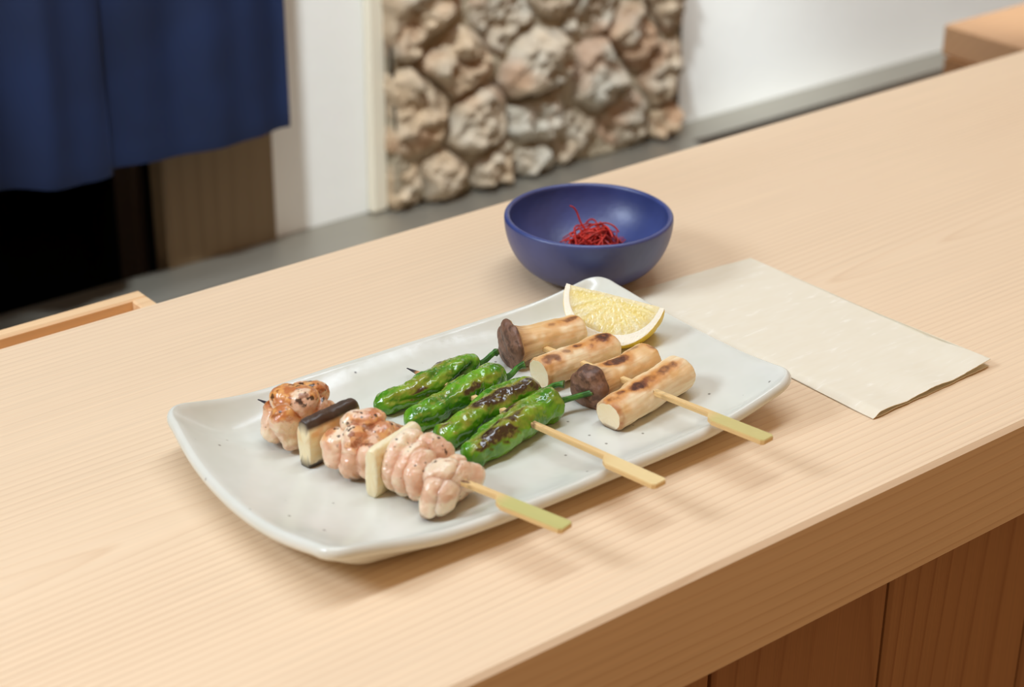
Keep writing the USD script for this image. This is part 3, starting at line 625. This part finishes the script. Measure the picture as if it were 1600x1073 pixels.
pc, _ = stalk((.0160, -.0200, .0150), (.0640, -.0195, .0152), .0080, .0080, 5, [(.74, .05, .17, .50, 1.0), (.50, -.1, .09, .25, .8), (.12, .3, .09, .45, .6), (.33, .1, .05, .2, .4)], True)
pc, (C, t, s, u, r) = stalk((.0265, -.0450, .0145), (.0705, -.0395, .0150), .0082, .0086, 9, [(.42, .0, .16, .40, .9), (.80, -.3, .14, .2, .4), (.92, .2, .05, .3, .5)], False, .0022)
cap(pc, C[0] - t[0] * .0004, t[0], s[0], u[0], .0108, .0065, 4, 0)
pc, _ = stalk((.0165, -.0690, .0128), (.0706, -.0612, .0168), .0080, .0094, 12, [(.45, .1, .16, .30, 1.0), (.70, .2, .14, .25, .6), (.12, .0, .08, .35, .9)], True)

# ------------------------------------------------------------------ lemon wedge
lw = thing('lemon_wedge', 'juicy yellow lemon wedge at the back right of the plate', 'lemon')
def lemon():
    A0, B0 = np.array([.0680, .0209, .0325]), np.array([.0905, -.0240, .0295])
    mid = (A0 + B0) / 2; axis = (B0 - A0); HL = np.linalg.norm(axis) / 2 + .001; axis /= np.linalg.norm(axis)
    hp = np.cross(axis, [0, 0, 1.0]); hp /= np.linalg.norm(hp)
    if hp @ (EYE - mid) < 0: hp = -hp                                 # sideways, towards the viewer's side
    dn = np.cross(axis, hp); dn = dn if dn[2] < 0 else -dn
    Rm = .0262; ang = math.radians(62); lean = math.radians(10)       # the wedge hangs from its core edge, bisector near straight down
    a0, a1 = -ang / 2 + lean, ang / 2 + lean
    def pt(t, a, k):                                                  # t -1..1 along the core, a around it, k share of the radius
        r = Rm * np.sqrt(np.clip(1 - np.abs(t) ** 2.3, 0, 1)) * k
        return mid + axis * (t * HL)[..., None] + (dn * np.cos(a)[..., None] + hp * np.sin(a)[..., None]) * r[..., None]
    nt, na = 90, 40
    T_ = np.sin(np.linspace(-1, 1, nt) * np.pi / 2) * .998
    AA = np.linspace(a0, a1, na)
    TE = .90
    def kin_(t):
        t = np.abs(np.asarray(t, float)); return np.maximum(.755 * np.sqrt(np.clip(1 - (t / TE) ** 2.3, 0, 1)) / np.sqrt(np.maximum(1 - t ** 2.3, 1e-6)), .03)
    rings = []
    for t in T_:
        kin = float(kin_(t))
        o = [pt(np.full(na, t), AA, 1.0), pt(np.full(8, t), np.full(8, a1), np.linspace(1, kin, 10)[1:-1]), pt(np.full(na, t), AA[::-1], kin), pt(np.full(8, t), np.full(8, a0), np.linspace(kin, 1, 10)[1:-1])]
        rings.append(np.vstack(o))
    m = ring_mesh(rings); v = np.array(m.vertices); N = np.array(m.vertex_normals); k0 = na * 2 + 16
    outer = np.tile(np.r_[np.ones(na), np.zeros(k0 - na)], nt); outer = np.r_[outer, 0, 0]
    v = v + N * (outer * (fbm(v, 380, 2, 3) - .5) * .0008)[:, None]
    c = mixc(lin(250, 242, 216), lin(246, 206, 60), outer)
    obj('rind', trimesh.Trimesh(v, m.faces, process=False), M['rind'], lw, True, c, label='yellow lemon rind with white pith')
    rings = []
    ins = .012
    for t in T_ * TE:
        ki = float(kin_(t)) + .012; kk = np.linspace(.0, ki, 40); tt = np.full(40, t)
        f1 = pt(tt, np.full(40, a1 - ins), kk); f0 = pt(tt, np.full(40, a0 + ins), kk)[::-1]; arc = pt(np.full(14, t), np.linspace(a1 - ins, a0 + ins, 16)[1:-1], np.full(14, ki))
        rings.append(np.vstack([f1, arc, f0]))
    m = ring_mesh(rings); v = np.array(m.vertices); N = np.array(m.vertex_normals)
    v[:, 2] = np.where(v[:, 2] > A0[2] - .0008, v[:, 2] - .0004, v[:, 2])
    rel = v - mid; tt = rel @ axis / HL; kk = np.sqrt(np.maximum((rel @ dn) ** 2 + (rel @ hp) ** 2, 1e-12))
    ray = np.arctan2(kk, tt * HL)
    ves = fbm(np.c_[ray * 16, kk * 160, 0 * kk], 1, 3, 6)
    v = v + N * ((ves - .5) * .0005)[:, None]
    c = mixc(lin(242, 214, 128), lin(248, 230, 168), ss(ves, .35, .7))
    c = mixc(c, lin(252, 246, 214), ss(fbm(np.c_[ray * 30, kk * 300, 0 * kk], 1, 2, 9), .66, .76) * .8)
    c = mixc(c, lin(246, 228, 160), ss(-kk, -.0022, -.0004) * .7)
    obj('pulp', trimesh.Trimesh(v, m.faces, process=False), M['pulp'], lw, True, c, label='translucent pale yellow lemon pulp')
lemon()

# ------------------------------------------------------------------ bowl and chili threads
BC = (.1300, .0775)
def bowl():
    R0, H = .0455, .0365
    pr = [(0, 0), (.0165, 0), (.0185, .0006), (.0200, .0022)]
    for a in np.linspace(.10, 1, 26): pr.append((.0195 + (R0 - .0195) * math.sin(a * np.pi / 2) ** .92, .0022 + (H - .0042) * (1 - math.cos(a * np.pi / 2)) ** .95))
    for a in np.linspace(0, np.pi, 9)[1:]: pr.append((R0 - .0016 + .0016 * math.cos(a), H - .0018 + .0016 * math.sin(a)))
    for a in np.linspace(1, 0, 26)[1:]: pr.append((.0010 + (R0 - .0042) * math.sin(a * np.pi / 2) ** .95, .0052 + (H - .0070) * (1 - math.cos(a * np.pi / 2)) ** 1.02))
    pr.append((0, .0052))
    m = trimesh.creation.revolve(np.array(pr), sections=128); m.merge_vertices()
    v = np.array(m.vertices); v += .0008 * (fbm(v, 30, 2, 3) - .5)[:, None] * np.array([1, 1, 0]) ; m = trimesh.Trimesh(v, m.faces, process=False)
    if m.volume < 0: m.invert()
    m.apply_translation((*BC, 0)); return m
obj('bowl', bowl(), M['bowl'], None, 50, label='small round indigo blue glazed bowl behind the plate', cat='bowl')
def threads():
    r = np.random.default_rng(12); out = []
    def tube(P, rad):
        C = spline(P, 22); rr_ = np.clip(np.hypot(C[:, 0] - BC[0], C[:, 1] - BC[1]), 0, .039); al = np.arcsin(np.clip((rr_ - .001).clip(0) / .0413, 0, 1) ** (1 / .95)); C[:, 2] = np.maximum(C[:, 2], .0052 + .0295 * (1 - np.cos(al)) + .0014); t, s, u = frames(C); th = np.linspace(0, 2 * np.pi, 6, endpoint=False); rr = rad * (1 - .35 * np.linspace(0, 1, 22) ** 3)
        out.append(ring_mesh(C[:, None] + s[:, None] * (rr[:, None] * np.cos(th))[..., None] + u[:, None] * (rr[:, None] * np.sin(th))[..., None]))
    c = np.array([BC[0] + .0000, BC[1] - .0055, .0062])
    for k in range(130):
        a = r.uniform(0, 6.283); L = r.uniform(.010, .030); top = np.array([r.normal(0, .006), r.normal(0, .006), r.uniform(.004, .024)])
        d = np.array([math.cos(a), math.sin(a), 0]); e = d * L; side = np.array([-d[1], d[0], 0]) * r.normal(0, .003)
        P = [c + top - d * r.uniform(.001, .006) - [0, 0, r.uniform(0, .003)], c + top + side * .3, c + d * L * .55 + side + [0, 0, top[2] * .75], c + e + [0, 0, max(.0004, top[2] * r.uniform(0, .35))]]
        tube(P, r.uniform(.00035, .00065))
    for P in ([(.000, -.001, .010), (-.0015, .0015, .0180), (-.0050, .0065, .0260), (-.0060, .0100, .0325), (-.0085, .0115, .0345)], [(.000, .002, .014), (.007, .006, .0165), (.0125, .010, .0205)], [(.001, .001, .013), (-.006, .006, .0160), (-.0130, .0120, .0150)],
              [(.002, -.001, .012), (.010, -.006, .0125), (.0150, -.013, .0085)]):
        tube([c + np.array(p) for p in P], .0006)
    return trimesh.util.concatenate(out)
obj('chili_threads', threads(), M['chili'], None, True, label='tangle of fine red chili threads lying in the blue bowl', cat='chili threads', kind='stuff')

# ------------------------------------------------------------------ folded paper
pp = thing('paper_sheet', 'folded cream handmade paper sheet lying on the counter right of the plate', 'paper')
def sheet(z_of, inset=0., seed=0, cut=0.):
    c = np.array([(.1292, .0440), (.1285, -.1297), (.2150, -.1282), (.2144, .0372)])
    c[:2, 0] += cut; nu, nv = 60, 110; u, v = np.meshgrid(np.linspace(0, 1, nu), np.linspace(0, 1, nv), indexing='ij')
    xy = ((c[0] * 1)[None, None] * (1 - v)[..., None] + c[1] * v[..., None]) * (1 - u)[..., None] + (c[3] * (1 - v)[..., None] + c[2] * v[..., None]) * u[..., None]
    edge = np.minimum.reduce([u, 1 - u, v, 1 - v])
    xy = xy + ((np.stack([fbm(np.stack([u * 5, v * 9, 0 * u + seed], -1), 2, 3, 1), fbm(np.stack([u * 5, v * 9, 0 * u + 7 + seed], -1), 2, 3, 2)], -1) - .5) * .0026 * (1 - ss(edge, 0, .08))[..., None])
    xy = xy + (xy.mean((0, 1)) - xy) * inset
    z = z_of(u, v); p = np.concatenate([xy, z[..., None]], -1); T = .00035
    rings = np.concatenate([p, (p + [0, 0, T])[:, ::-1]], 1)
    return ring_mesh(rings)
obj('lower_layer', sheet(lambda u, v: .0002 + .0005 * ss(v, .8, 1) * (.5 + .5 * np.sin(u * 9)), .003, 0, .0025), M['paper'], pp, 40)
obj('upper_layer', sheet(lambda u, v: .0004 + .0010 * ss(u, 0, .06) + ss(v, .70, 1.0) * ss(u, 0, .05) * (.0006 + .0011 * np.sin(u * 7.2 + 1.2) ** 2 + .0016 * u ** 6) + .0005 * (fbm(np.stack([u * 3, v * 5, 0 * u], -1), 1.5, 3) - .5), 0, 0), M['paper'], pp, 40)
